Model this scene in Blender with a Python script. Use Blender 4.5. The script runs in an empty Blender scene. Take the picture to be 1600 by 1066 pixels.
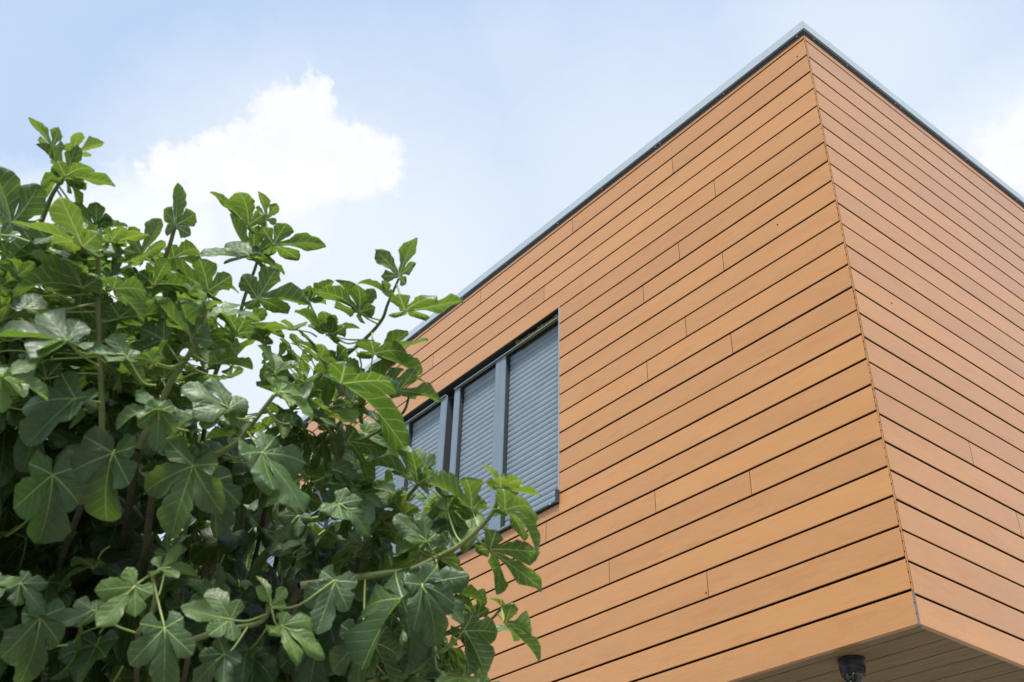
import bpy, bmesh, math, random
import numpy as np
from mathutils import Vector, Matrix

# ---------------------------------------------------------------- camera / world / sun
S = bpy.context.scene
H = 7.0128                      # height of the top groove of the cladding above the ground
CAM = np.array([2.41658, -4.04029, -5.41276 + H])
FW = np.array([-0.65341212, 0.49602393, 0.57185038])
RT = np.array([0.61924734, 0.78473546, 0.02688842])
UP = np.array([0.43541398, -0.37168604, 0.81991716])
FPX = 1678.465                  # focal length in pixels of the 1600 px photograph
cd = bpy.data.cameras.new('camera'); cam = bpy.data.objects.new('camera', cd)
S.collection.objects.link(cam)
M3 = Matrix((RT, UP, -FW)).transposed()
cam.matrix_world = Matrix.Translation(Vector(CAM)) @ M3.to_4x4()
cd.sensor_width = 36; cd.lens = 36 * FPX / 1600
cd.clip_start = 0.05; cd.clip_end = 3000
cd.dof.use_dof = True; cd.dof.focus_distance = 5.6; cd.dof.aperture_fstop = 7.0
S.camera = cam
S.view_settings.view_transform = 'Standard'; S.view_settings.look = 'None'
S.view_settings.gamma = 1; S.view_settings.exposure = 1.12

def ray(x, y):
    d = FW * FPX + RT * (x - 800) - UP * (y - 533)
    return d / np.linalg.norm(d)
def at(x, y, dist):             # a point seen in direction (x, y), dist metres away
    return CAM + ray(x, y) * dist

SUN_EL, SUN_AZ = math.radians(59), math.radians(133)   # azimuth clockwise from +y
w = bpy.data.worlds.new('World'); S.world = w; w.use_nodes = True
NT = w.node_tree; N = NT.nodes; L = NT.links; N.clear()
def nd(tree, typ, **kw):
    n = tree.nodes.new(typ)
    for k, v in kw.items():
        if k.startswith('i_'):
            key = k[2:]
            key = int(key) if key.isdigit() else key.replace('_', ' ')
            n.inputs[key].default_value = v
        else: setattr(n, k, v)
    return n
def build_world():
    t = NT
    out = nd(t, 'ShaderNodeOutputWorld'); bg = nd(t, 'ShaderNodeBackground')
    sky = nd(t, 'ShaderNodeTexSky', sky_type='NISHITA', sun_disc=False)
    sky.sun_elevation = SUN_EL; sky.sun_rotation = SUN_AZ
    sky.air_density = 1.0; sky.dust_density = 1.2; sky.ozone_density = 1.2
    bg.inputs['Strength'].default_value = 0.1
    tc = nd(t, 'ShaderNodeTexCoord')
    nz = nd(t, 'ShaderNodeTexNoise', i_Scale=14.0, i_Detail=12.0, i_Roughness=0.70)
    L.new(tc.outputs['Generated'], nz.inputs['Vector'])
    sub = nd(t, 'ShaderNodeVectorMath', operation='SUBTRACT'); sub.inputs[1].default_value = (0.5,)*3
    L.new(nz.outputs['Color'], sub.inputs[0])
    sc = nd(t, 'ShaderNodeVectorMath', operation='SCALE'); sc.inputs['Scale'].default_value = 0.078
    L.new(sub.outputs[0], sc.inputs[0])
    add = nd(t, 'ShaderNodeVectorMath', operation='ADD')
    L.new(tc.outputs['Generated'], add.inputs[0]); L.new(sc.outputs[0], add.inputs[1])
    def blob(d, r, soft, amp, src):
        dist = nd(t, 'ShaderNodeVectorMath', operation='DISTANCE'); dist.inputs[1].default_value = tuple(d)
        L.new(src, dist.inputs[0])
        mr = nd(t, 'ShaderNodeMapRange', interpolation_type='SMOOTHSTEP')
        mr.inputs['From Min'].default_value = r * (1 + soft); mr.inputs['From Max'].default_value = r * (1 - soft)
        mr.inputs['To Min'].default_value = 0; mr.inputs['To Max'].default_value = amp
        L.new(dist.outputs['Value'], mr.inputs['Value']); return mr.outputs[0]
    def comb(outs, op='MAXIMUM'):
        a = outs[0]
        for b in outs[1:]:
            m = nd(t, 'ShaderNodeMath', operation=op); L.new(a, m.inputs[0]); L.new(b, m.inputs[1]); a = m.outputs[0]
        return a
    cum = [(498,140,26),(478,168,40),(440,195,42),(395,212,38),(345,232,36),(295,250,32),(252,262,30),(222,268,20),(500,215,42),(545,232,44),
           (598,236,32),(566,280,42),(600,268,34),(470,298,46),(395,285,44),(315,285,34),(430,255,62),(350,275,45),(520,268,56),(1585,245,60),(1640,230,80),(1545,262,34),(1740,240,90)]
    C = comb([blob(ray(x, y), r / 1750., .30, .95, add.outputs[0]) for x, y, r in cum])
    # a few cumulus outside the picture, so that reflections and side views see the same kind of sky
    rng = random.Random(4)
    more = []
    for k in range(5):
        az = rng.uniform(0, 2*math.pi); el = math.radians(rng.uniform(8, 40))
        d = np.array([math.cos(el)*math.sin(az), math.cos(el)*math.cos(az), math.sin(el)])
        if d @ FW > .72: continue
        more.append(blob(d, rng.uniform(.07, .2), .3, .95, add.outputs[0]))
    C2 = comb([C] + more)
    veil = [(225,390,140,.4,.96),(50,410,140,.5,.9),(430,330,170,.6,.85),(450,420,330,.6,.75),(700,130,130,.9,.36),(830,112,150,.9,.42),(960,120,150,.9,.42),(1080,150,130,.9,.36),(1000,330,330,.8,.60),(1330,130,260,.8,.60),
            (1500,100,200,.8,.45),(960,30,60,.9,.25),(725,340,40,.6,.45),(560,520,420,.7,.75),(1600,330,260,.8,.85)]
    V = comb([blob(ray(x, y), r / 1750., s, a, add.outputs[0]) for x, y, r, s, a in veil])
    # thin high veil everywhere
    nz2 = nd(t, 'ShaderNodeTexNoise', i_Scale=2.2, i_Detail=5.0, i_Roughness=0.55)
    L.new(tc.outputs['Generated'], nz2.inputs['Vector'])
    mr = nd(t, 'ShaderNodeMapRange'); mr.inputs['From Min'].default_value = .3; mr.inputs['From Max'].default_value = .72
    mr.inputs['To Min'].default_value = .06; mr.inputs['To Max'].default_value = .34
    L.new(nz2.outputs['Fac'], mr.inputs['Value'])
    V2 = comb([V, mr.outputs[0]], 'MAXIMUM')
    base = nd(t, 'ShaderNodeMix', data_type='RGBA')     # hazier towards this side; unseen sky behind thinned to cut fill light
    hz = nd(t, 'ShaderNodeMath', operation='ADD'); hz.inputs[1].default_value = .12; L.new(blob(FW, 1.15, .35, .54, tc.outputs['Generated']), hz.inputs[0]); L.new(hz.outputs[0], base.inputs[0])
    L.new(sky.outputs[0], base.inputs[6]); base.inputs[7].default_value = (2.6, 3.6, 4.95, 1)   # sunlit thin haze
    m1 = nd(t, 'ShaderNodeMix', data_type='RGBA'); L.new(V2, m1.inputs[0]); L.new(base.outputs[2], m1.inputs[6])
    m1.inputs[7].default_value = (4.45, 4.62, 4.85, 1)
    m2 = nd(t, 'ShaderNodeMix', data_type='RGBA'); L.new(C2, m2.inputs[0]); L.new(m1.outputs[2], m2.inputs[6])
    m2.inputs[7].default_value = (4.58, 4.62, 4.72, 1)
    pass
    nz3 = nd(t, 'ShaderNodeTexNoise', i_Scale=17.0, i_Detail=8.0, i_Roughness=0.6); L.new(add.outputs[0], nz3.inputs['Vector'])
    cr = nd(t, 'ShaderNodeValToRGB'); cr.color_ramp.elements[0].position = .28; cr.color_ramp.elements[0].color = (4.25/5, 4.38/5, 4.62/5, 1)
    cr.color_ramp.elements[1].position = .50; cr.color_ramp.elements[1].color = (4.62/5, 4.66/5, 4.74/5, 1)
    L.new(nz3.outputs['Fac'], cr.inputs[0])
    up = nd(t, 'ShaderNodeVectorMath', operation='SCALE'); up.inputs['Scale'].default_value = 5.0; L.new(cr.outputs[0], up.inputs[0]); L.new(up.outputs[0], m2.inputs[7])
    L.new(m2.outputs[2], bg.inputs['Color']); L.new(bg.outputs[0], out.inputs['Surface'])
build_world()
sd = bpy.data.lights.new('sun', 'SUN'); sun = bpy.data.objects.new('sun', sd); S.collection.objects.link(sun)
sd.energy = 3.6; sd.angle = math.radians(14); sd.color = (1, .955, .89)
dv = Vector((math.cos(SUN_EL)*math.sin(SUN_AZ), math.cos(SUN_EL)*math.cos(SUN_AZ), math.sin(SUN_EL)))
sun.rotation_euler = dv.to_track_quat('Z', 'Y').to_euler()

# ---------------------------------------------------------------- helpers
def link(o, parent=None):
    S.collection.objects.link(o)
    if parent: o.parent = parent
    return o
def tag(o, label=None, cat=None, group=None, kind=None):
    for k, v in (('label', label), ('category', cat), ('group', group), ('kind', kind)):
        if v: o[k] = v
    return o
def empty(name, loc=(0, 0, 0)):
    o = bpy.data.objects.new(name, None); o.location = loc; o.empty_display_size = .2
    return link(o)
class MB:
    def __init__(s): s.v = []; s.f = []; s.m = []; s.c = []
    def quad(s, pts, mi=0, col=0.5):
        i = len(s.v); s.v += [tuple(p) for p in pts]; s.f.append(tuple(range(i, i+len(pts)))); s.m.append(mi); s.c.append(col)
    def box(s, a, b, mi=0, col=0.5, ch=0.0):
        x0, y0, z0 = a; x1, y1, z1 = b
        i = len(s.v)
        s.v += [(x0,y0,z0),(x1,y0,z0),(x1,y1,z0),(x0,y1,z0),(x0,y0,z1),(x1,y0,z1),(x1,y1,z1),(x0,y1,z1)]
        for f in ((0,3,2,1),(4,5,6,7),(0,1,5,4),(1,2,6,5),(2,3,7,6),(3,0,4,7)):
            s.f.append(tuple(i+k for k in f)); s.m.append(mi); s.c.append(col)
    def prism(s, prof, x0, x1, axis='x', mi=0, col=.5, mapf=None):   # profile [(a, b)] swept along x0..x1
        i = len(s.v); n = len(prof)
        for X in (x0, x1):
            for a, b in prof: s.v.append(mapf(X, a, b) if mapf else (X, a, b))
        for k in range(n):
            j = (k+1) % n
            s.f.append((i+k, i+j, i+n+j, i+n+k)); s.m.append(mi); s.c.append(col)
        s.f.append(tuple(i+k for k in range(n))[::-1]); s.m.append(mi); s.c.append(col)
        s.f.append(tuple(i+n+k for k in range(n))); s.m.append(mi); s.c.append(col)
    def build(s, name, mats, parent=None, smooth=False, loc=(0,0,0)):
        me = bpy.data.meshes.new(name)
        me.from_pydata([(x-loc[0], y-loc[1], z-loc[2]) for x, y, z in s.v], [], s.f)
        for m in (mats if isinstance(mats, (list, tuple)) else [mats]): me.materials.append(m)
        me.polygons.foreach_set('material_index', s.m)
        at_ = me.attributes.new('tint', 'FLOAT', 'FACE'); at_.data.foreach_set('value', s.c)
        bm = bmesh.new(); bm.from_mesh(me); bmesh.ops.recalc_face_normals(bm, faces=bm.faces); bm.to_mesh(me); bm.free()
        if smooth: me.polygons.foreach_set('use_smooth', [True]*len(me.polygons))
        o = bpy.data.objects.new(name, me); o.location = loc
        return link(o, parent)
def mat(name, col=(.5,.5,.5), rough=.5, metal=0., spec=.5):
    m = bpy.data.materials.new(name); m.use_nodes = True
    b = m.node_tree.nodes['Principled BSDF']
    b.inputs['Base Color'].default_value = (*col, 1); b.inputs['Roughness'].default_value = rough
    b.inputs['Metallic'].default_value = metal; b.inputs['Specular IOR Level'].default_value = spec
    return m
def nodes(m): return m.node_tree, m.node_tree.nodes['Principled BSDF']
def ramp(t, stops):
    r = nd(t, 'ShaderNodeValToRGB'); e = r.color_ramp.elements
    while len(e) < len(stops): e.new(.5)
    for k, (p, c) in enumerate(stops): e[k].position = p; e[k].color = (*c, 1)
    return r
def mixc(t, a, b, fac, blend='MIX'):
    n = nd(t, 'ShaderNodeMix', data_type='RGBA', blend_type=blend)
    for s, v in ((0, fac), (6, a), (7, b)):
        if isinstance(v, (int, float)): n.inputs[s].default_value = v
        elif isinstance(v, tuple): n.inputs[s].default_value = (*v, 1)
        else: t.links.new(v, n.inputs[s])
    return n.outputs[2]

# cladding: pre-coloured timber board, faint grain along the board, rubbed reddish patches
def clad_mat(name, axis):
    m = mat(name, rough=.45, spec=.5); t, b = nodes(m); l = t.links
    b.inputs['Coat Weight'].default_value = .62; b.inputs['Coat Roughness'].default_value = .26; b.inputs['Coat IOR'].default_value = 1.5
    tc = nd(t, 'ShaderNodeTexCoord')
    at_ = nd(t, 'ShaderNodeAttribute', attribute_name='tint')
    off = nd(t, 'ShaderNodeVectorMath', operation='SCALE'); off.inputs[0].default_value = (7.3, 5.1, 3.7); l.new(at_.outputs['Fac'], off.inputs['Scale'])
    ad = nd(t, 'ShaderNodeVectorMath', operation='ADD'); l.new(tc.outputs['Object'], ad.inputs[0]); l.new(off.outputs[0], ad.inputs[1])
    def noise(scale, s, det=4, rough=.55):
        mp = nd(t, 'ShaderNodeMapping'); mp.inputs['Scale'].default_value = scale; l.new(ad.outputs[0], mp.inputs['Vector'])
        n = nd(t, 'ShaderNodeTexNoise', i_Scale=s, i_Detail=det, i_Roughness=rough); l.new(mp.outputs[0], n.inputs['Vector']); return n
    st = (1, 1, 9) if True else None
    g = noise((1.2, 1.2, 22), 9, 6, .65)         # fine grain
    p = noise((1, 1, 4.5), 1.5, 6, .62)          # broad patches
    r = noise((1, 1, 5.5), 2.6, 9, .74)          # rubbed streaks
    c = mixc(t, (.365, .166, .043), (.468, .220, .059), p.outputs['Fac'])
    rg = ramp(t, [(.35, (.86,)*3), (.65, (1.06,)*3)]); l.new(g.outputs['Fac'], rg.inputs[0])
    c = mixc(t, c, rg.outputs[0], .55, 'MULTIPLY')
    rr = ramp(t, [(.535, (0,)*3), (.61, (1,)*3)]); l.new(r.outputs['Fac'], rr.inputs[0])
    f = nd(t, 'ShaderNodeMath', operation='MULTIPLY'); l.new(rr.outputs[0], f.inputs[0]); f.inputs[1].default_value = .75
    c = mixc(t, c, (.385, .165, .038), f.outputs[0])
    # whole boards slightly different
    v = nd(t, 'ShaderNodeMapRange'); v.inputs['To Min'].default_value = .94; v.inputs['To Max'].default_value = 1.06
    l.new(at_.outputs['Fac'], v.inputs['Value'])
    hv = nd(t, 'ShaderNodeHueSaturation'); l.new(v.outputs[0], hv.inputs['Value']); l.new(c, hv.inputs['Color'])
    l.new(hv.outputs[0], b.inputs['Base Color'])
    rm = nd(t, 'ShaderNodeMapRange'); rm.inputs['To Min'].default_value = .30; rm.inputs['To Max'].default_value = .44
    l.new(p.outputs['Fac'], rm.inputs['Value']); l.new(rm.outputs[0], b.inputs['Roughness'])
    bp = nd(t, 'ShaderNodeBump'); bp.inputs['Strength'].default_value = .16; bp.inputs['Distance'].default_value = .004
    l.new(g.outputs['Fac'], bp.inputs['Height']); l.new(bp.outputs[0], b.inputs['Normal'])
    return m
m_clad = clad_mat('timber_cladding', 'x')
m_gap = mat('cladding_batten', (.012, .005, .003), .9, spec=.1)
m_groove_shade = mat('painted_groove_shade', (.045, .018, .008), .85, spec=.1)  # dark brown on board edges, stands in for the shade in the grooves
m_trim = mat('painted_corner_strip', (.33, .150, .042), .6)
m_bare = mat('bare_aluminium', (.15, .135, .115), .6, .2)
m_hole = mat('dark_hole', (.02, .012, .008), .9, spec=.1)
def noisy(m, s, lo, hi, bump=0.0, dist=.002, scale=(1,1,1), det=4):
    t, b = nodes(m); l = t.links
    tc = nd(t, 'ShaderNodeTexCoord'); mp = nd(t, 'ShaderNodeMapping'); mp.inputs['Scale'].default_value = scale
    l.new(tc.outputs['Object'], mp.inputs['Vector'])
    n = nd(t, 'ShaderNodeTexNoise', i_Scale=s, i_Detail=det, i_Roughness=.6); l.new(mp.outputs[0], n.inputs['Vector'])
    r = ramp(t, [(.3, lo), (.7, hi)]); l.new(n.outputs['Fac'], r.inputs[0]); l.new(r.outputs[0], b.inputs['Base Color'])
    if bump:
        bp = nd(t, 'ShaderNodeBump'); bp.inputs['Strength'].default_value = bump; bp.inputs['Distance'].default_value = dist
        l.new(n.outputs['Fac'], bp.inputs['Height']); l.new(bp.outputs[0], b.inputs['Normal'])
    return m
m_cope = noisy(mat('coping_zinc', rough=.38, metal=.25), 3, (.34,.405,.43), (.40,.46,.485), .05, scale=(1,1,1))
m_black = mat('dark_flashing', (.018, .024, .028), .55)
m_screw = mat('screw_head', (.7, .72, .74), .3, .8)
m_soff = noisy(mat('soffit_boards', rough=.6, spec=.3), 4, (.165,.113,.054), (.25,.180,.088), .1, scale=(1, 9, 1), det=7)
m_shut = noisy(mat('shutter_lacquer', rough=.42), 6, (.138,.180,.212), (.170,.216,.250), .0)
m_frame = noisy(mat('frame_lacquer', rough=.40), 5, (.125,.165,.20), (.145,.19,.224), .03)
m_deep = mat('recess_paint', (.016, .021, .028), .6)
m_lip = mat('head_rail_metal', (.19, .22, .18), .45, .3)
m_ins = noisy(mat('mineral_insulation', rough=.95, spec=.05), 60, (.012,.009,.004), (.09,.068,.018), .9, .01, det=6)
m_edge = mat('edge_flashing', (.27, .31, .36), .35, .4)
m_plast = noisy(mat('plaster', rough=.85), 12, (.62,.60,.56), (.70,.68,.64), .1)
m_roof = noisy(mat('roof_gravel', rough=.9), 40, (.2,.2,.19), (.34,.33,.31), .6, .01)

# ---------------------------------------------------------------- ground
m_ground = mat('concrete_paving', rough=.85)
t, b = nodes(m_ground); l = t.links
tc = nd(t, 'ShaderNodeTexCoord')
bk = nd(t, 'ShaderNodeTexBrick', i_Scale=1.0); bk.inputs['Color1'].default_value = (.17,.16,.14,1); bk.inputs['Color2'].default_value = (.20,.185,.165,1)
bk.inputs['Mortar'].default_value = (.16,.15,.13,1); bk.inputs['Brick Width'].default_value = .6; bk.inputs['Row Height'].default_value = .4; bk.inputs['Mortar Size'].default_value = .006
l.new(tc.outputs['Object'], bk.inputs['Vector'])
n = nd(t, 'ShaderNodeTexNoise', i_Scale=3.0, i_Detail=8.0); l.new(tc.outputs['Object'], n.inputs['Vector'])
rr = ramp(t, [(.3, (.75,)*3), (.7, (1.1,)*3)]); l.new(n.outputs['Fac'], rr.inputs[0])
l.new(mixc(t, bk.outputs['Color'], rr.outputs[0], .8, 'MULTIPLY'), b.inputs['Base Color'])
g = MB(); g.quad([(-400,-400,0),(400,-400,0),(400,400,0),(-400,400,0)])
tag(g.build('ground', m_ground), kind='structure')
m_soil = noisy(mat('planting_soil', rough=.95), 20, (.05,.035,.022), (.12,.085,.055), .8, .02)

# ---------------------------------------------------------------- house
rng = random.Random(11)
house = empty('house', (0, 0, 0))
tag(house, 'orange timber clad house corner overhanging above, with grey shuttered window', 'house')
X0, Y1 = -9.75, 8.05           # far ends of the two faces
P = .15; GAP = .0098; TH = .024; OFFR = -.0178
WX0, WX1, WZ1, WZ0 = -7.63, -2.352, H - .7535, H - 2.315    # window opening in the left face
ZBOT = H - 3.752
jit = random.Random(5)
def board_rows(off):
    rows = []
    for k in range(0, 26):
        zt = H + off - P*(k-1) - GAP/2; zb = H + off - P*k + GAP/2
        e1, e2 = jit.uniform(-.0016, .0009), jit.uniform(-.0009, .0016); zt += e1; zb += e2
        if k == 0: zt = H + .068
        if k == 25: zb = ZBOT
        rows.append((k, zb, zt))
    return rows
def board(mb, face, a0, a1, zb, zt, tint):
    """one board with softened long edges, from a0 to a1 along its wall"""
    c = .0022
    prof = [(-TH, zb), (-c, zb), (0, zb+c), (0, zt-c), (-c, zt), (-TH, zt)]     # (out, z)
    if face == 'L': f = lambda X, o, z: (X, -o, z)
    else:           f = lambda X, o, z: (o, X, z)
    mb.prism(prof, a0, a1, mapf=f, col=tint)
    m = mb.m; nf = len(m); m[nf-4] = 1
    if zb > ZBOT + .01: m[nf-8] = 1        # groove shade painted onto the lower and upper board edges
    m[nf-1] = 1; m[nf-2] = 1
joints = {2:[-1.164,-5.10,-7.6], 5:[-.827,-4.75], 1:[-2.203,-3.352,-6.4], 7:[-1.168], 9:[-.824], 8:[-1.503], 11:[-1.162], 13:[-.827], 12:[-1.506],
          4:[-2.529,-5.9], 0:[-4.364,-8.1], 3:[-3.999,-6.9], 19:[-.804,-4.9], 18:[-1.498,-5.4], 17:[-2.478,-6.5], 20:[-1.898,-6.0], 22:[-1.155,-5.2],
          15:[], 16:[-2.802,-6.1], 21:[-3.9], 23:[-4.6], 24:[-3.3,-7.4], 25:[-5.0]}
left = MB()
for k, zb, zt in board_rows(0):
    segs = [(X0, -.0064)]
    if k >= 6 and zt > WZ0:
        if zb < WZ0:      # the row that the sill cuts: notch it
            left_zt = WZ0
            board(left, 'L', WX0 + .003, WX1 - .003, zb, WZ0 - .004, rng.random())
            segs = [(X0, WX0), (WX1, -.0064)]
        else: segs = [(X0, WX0), (WX1, -.0064)]
    for a, c in segs:
        js = sorted(j for j in joints.get(k, []) if a + .1 < j < c - .1)
        pts = [a] + js + [c]
        for q in range(len(pts)-1):
            if pts[q+1] > -.01: pts[q+1] = -.0064 + jit.uniform(-.0012, .0012)
            board(left, 'L', pts[q] + (.002 if q else 0), pts[q+1] - (.002 if q < len(pts)-2 else 0), zb, zt, rng.random())
wallL = left.build('cladding', [m_clad, m_groove_shade], house)
wallL['label'] = 'cladding of the long face with the window'
right = MB()
jr = {18: [.805, 4.8], 20: [1.12, 5.3], 5: [3.6], 9: [4.4], 13: [2.9, 6.6], 2: [5.2], 22: [3.1]}
for k, zb, zt in board_rows(OFFR):
    pts = [.010] + sorted(jr.get(k, [])) + [Y1]
    for q in range(len(pts)-1):
        board(right, 'R', pts[q] + (.002 if q else 0), pts[q+1] - (.002 if q < len(pts)-2 else 0), zb, zt, rng.random())
wallR = right.build('cladding', [m_clad, m_groove_shade], house)
wallR['label'] = 'cladding of the narrow face right of the corner'
# dark battens / membrane behind the boards (with the window opening)
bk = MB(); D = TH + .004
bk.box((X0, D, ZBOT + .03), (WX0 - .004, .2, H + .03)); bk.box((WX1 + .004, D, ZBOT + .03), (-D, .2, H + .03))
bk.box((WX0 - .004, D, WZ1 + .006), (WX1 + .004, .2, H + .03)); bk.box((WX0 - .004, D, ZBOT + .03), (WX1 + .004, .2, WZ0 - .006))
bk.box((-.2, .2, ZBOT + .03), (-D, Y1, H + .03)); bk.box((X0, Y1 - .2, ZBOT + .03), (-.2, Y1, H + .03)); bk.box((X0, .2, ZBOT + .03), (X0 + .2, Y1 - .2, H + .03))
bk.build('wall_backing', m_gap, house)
# fixings in the boards
fx = MB()
def disc(mb, c, r, ax, n=10, mi=0, th=.002):
    pr = [(math.cos(2*math.pi*k/n)*r, math.sin(2*math.pi*k/n)*r) for k in range(n)]
    if ax == 'y': mb.prism(pr, c[1]-th, c[1], mapf=lambda X, a, b_: (c[0]+a, X, c[2]+b_), mi=mi)
    else:         mb.prism(pr, c[0], c[0]+th, mapf=lambda X, a, b_: (X, c[1]+a, c[2]+b_), mi=mi)
for x, z in [(-.401,-1.263), (-.075,-.105), (-1.17,-3.27)]:
    fx = MB(); disc(fx, (x, -.0005, H+z), .0042, 'y'); fx.build('nail', m_hole, wallL)
fx = MB(); disc(fx, (.0005, .341, H-1.896), .0042, 'x'); fx.build('nail', m_hole, wallR)
# corner strip with its stamped holes
ct = MB(); zt = H + .03
ct.box((-.0052, .0003, ZBOT + .150), (.0003, .0065, zt)); 
ct.box((-.0062, -.0005, ZBOT - .004), (.0016, .0085, ZBOT + .147), 1)
ct.box((-.016, .0003, ZBOT - .006), (.0022, .022, ZBOT - .0035), 1)
z = ZBOT + .045; k = 0
while z < H - .02:
    ph = (H - z) % P
    if .018 < ph < P - .018:
        ct.box((-.0052, -.0009, z - .003), (-.0008, .001, z + .003), 2)
    z += .047 + rng.uniform(-.003, .003); k += 1
ct.build('corner_trim', [m_trim, m_bare, m_hole], house)
# shadow gap flashing and coping
E0 = .019; ZT, ZB2 = H + .136, H + .066
fl = MB()
fl.box((X0 - .01, -.004, H + .034), (.004, .03, ZB2 + .002)); fl.box((-.03, .0305, H + .034), (.0045, Y1, ZB2 + .002))
flo = fl.build('drip_flashing', m_black, house)
xs = [-.02, -.17, -1.28, -1.83, -2.36, -2.95, -3.35, -3.9, -4.37, -5.2, -6.1, -7.0, -8.2]
def screw(ax, c):
    s = MB(); n = 10
    pr = [(math.cos(2*math.pi*k/n)*.0042, math.sin(2*math.pi*k/n)*.0042) for k in range(n)]
    if ax == 'y': s.prism(pr, -.006, 0, mapf=lambda X, a, b_: (c[0]+a, c[1]+X, c[2]+b_))
    else: s.prism(pr, 0, .006, mapf=lambda X, a, b_: (c[0]+X, c[1]+a, c[2]+b_))
    s.build('screw', m_screw, flo)
for x in [-.045, -.66, -1.30, -1.255, -1.86, -2.36, -3.0, -3.6, -4.25]: screw('y', (x, -.004, H + .051))
for y in [.09, .42, .93, .99, 1.75, 2.4]: screw('x', (.004, y, H + .050))
cp = MB(); W = .30
segs = [(X0 - .02, -7.1), (-7.097, -4.18), (-4.177, -1.2815), (-1.2785, None)]
for a, c in segs:
    if c is None: continue
    cp.prism([(-E0, ZB2), (-E0, ZT - .004), (-E0 + .004, ZT), (W, ZT - .012), (W, ZB2 - .0)], a, c, mapf=lambda X, o, z: (X, o, z))
# mitred last length on each side
def mitre(mb, pts_a, pts_b):
    n = len(pts_a); i = len(mb.v); mb.v += pts_a + pts_b
    for k in range(n):
        j = (k+1) % n; mb.f.append((i+k, i+j, i+n+j, i+n+k)); mb.m.append(0); mb.c.append(.5)
    mb.f.append(tuple(range(i, i+n))[::-1]); mb.f.append(tuple(range(i+n, i+2*n))); mb.m += [0, 0]; mb.c += [.5, .5]
prof = [(-E0, ZB2), (-E0, ZT - .004), (-E0 + .004, ZT), (W, ZT - .012), (W, ZB2)]
mitre(cp, [(-1.2785, o, z) for o, z in prof], [(-o - .0004, o, z) for o, z in prof])
mitre(cp, [(-o + .0004, o, z) for o, z in prof], [(-o, 1.02, z) for o, z in prof])
mitre(cp, [(-o, 1.023, z) for o, z in prof], [(-o, 4.0, z) for o, z in prof])
mitre(cp, [(-o, 4.003, z) for o, z in prof], [(-o, Y1, z) for o, z in prof])
cp.build('roof_coping', m_cope, house)
rf = MB(); rf.box((X0 + .2, .31, H - .1), (-.31, Y1 - .2, H + .05)); rf.build('roof', m_roof, house)
# soffit: boards parallel to the long face
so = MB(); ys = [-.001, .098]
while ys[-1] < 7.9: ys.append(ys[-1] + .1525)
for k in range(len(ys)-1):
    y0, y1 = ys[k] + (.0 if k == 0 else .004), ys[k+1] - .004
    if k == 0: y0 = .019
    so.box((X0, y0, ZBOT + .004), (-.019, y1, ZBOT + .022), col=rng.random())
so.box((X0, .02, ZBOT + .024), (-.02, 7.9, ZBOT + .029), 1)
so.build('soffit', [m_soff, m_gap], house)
# ground floor, set back under the overhang
gf = MB(); gf.box((X0, 2.6, 0.0), (-2.2, 8.0, ZBOT + .002)); gf.build('ground_floor_wall', m_plast, house)

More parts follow.
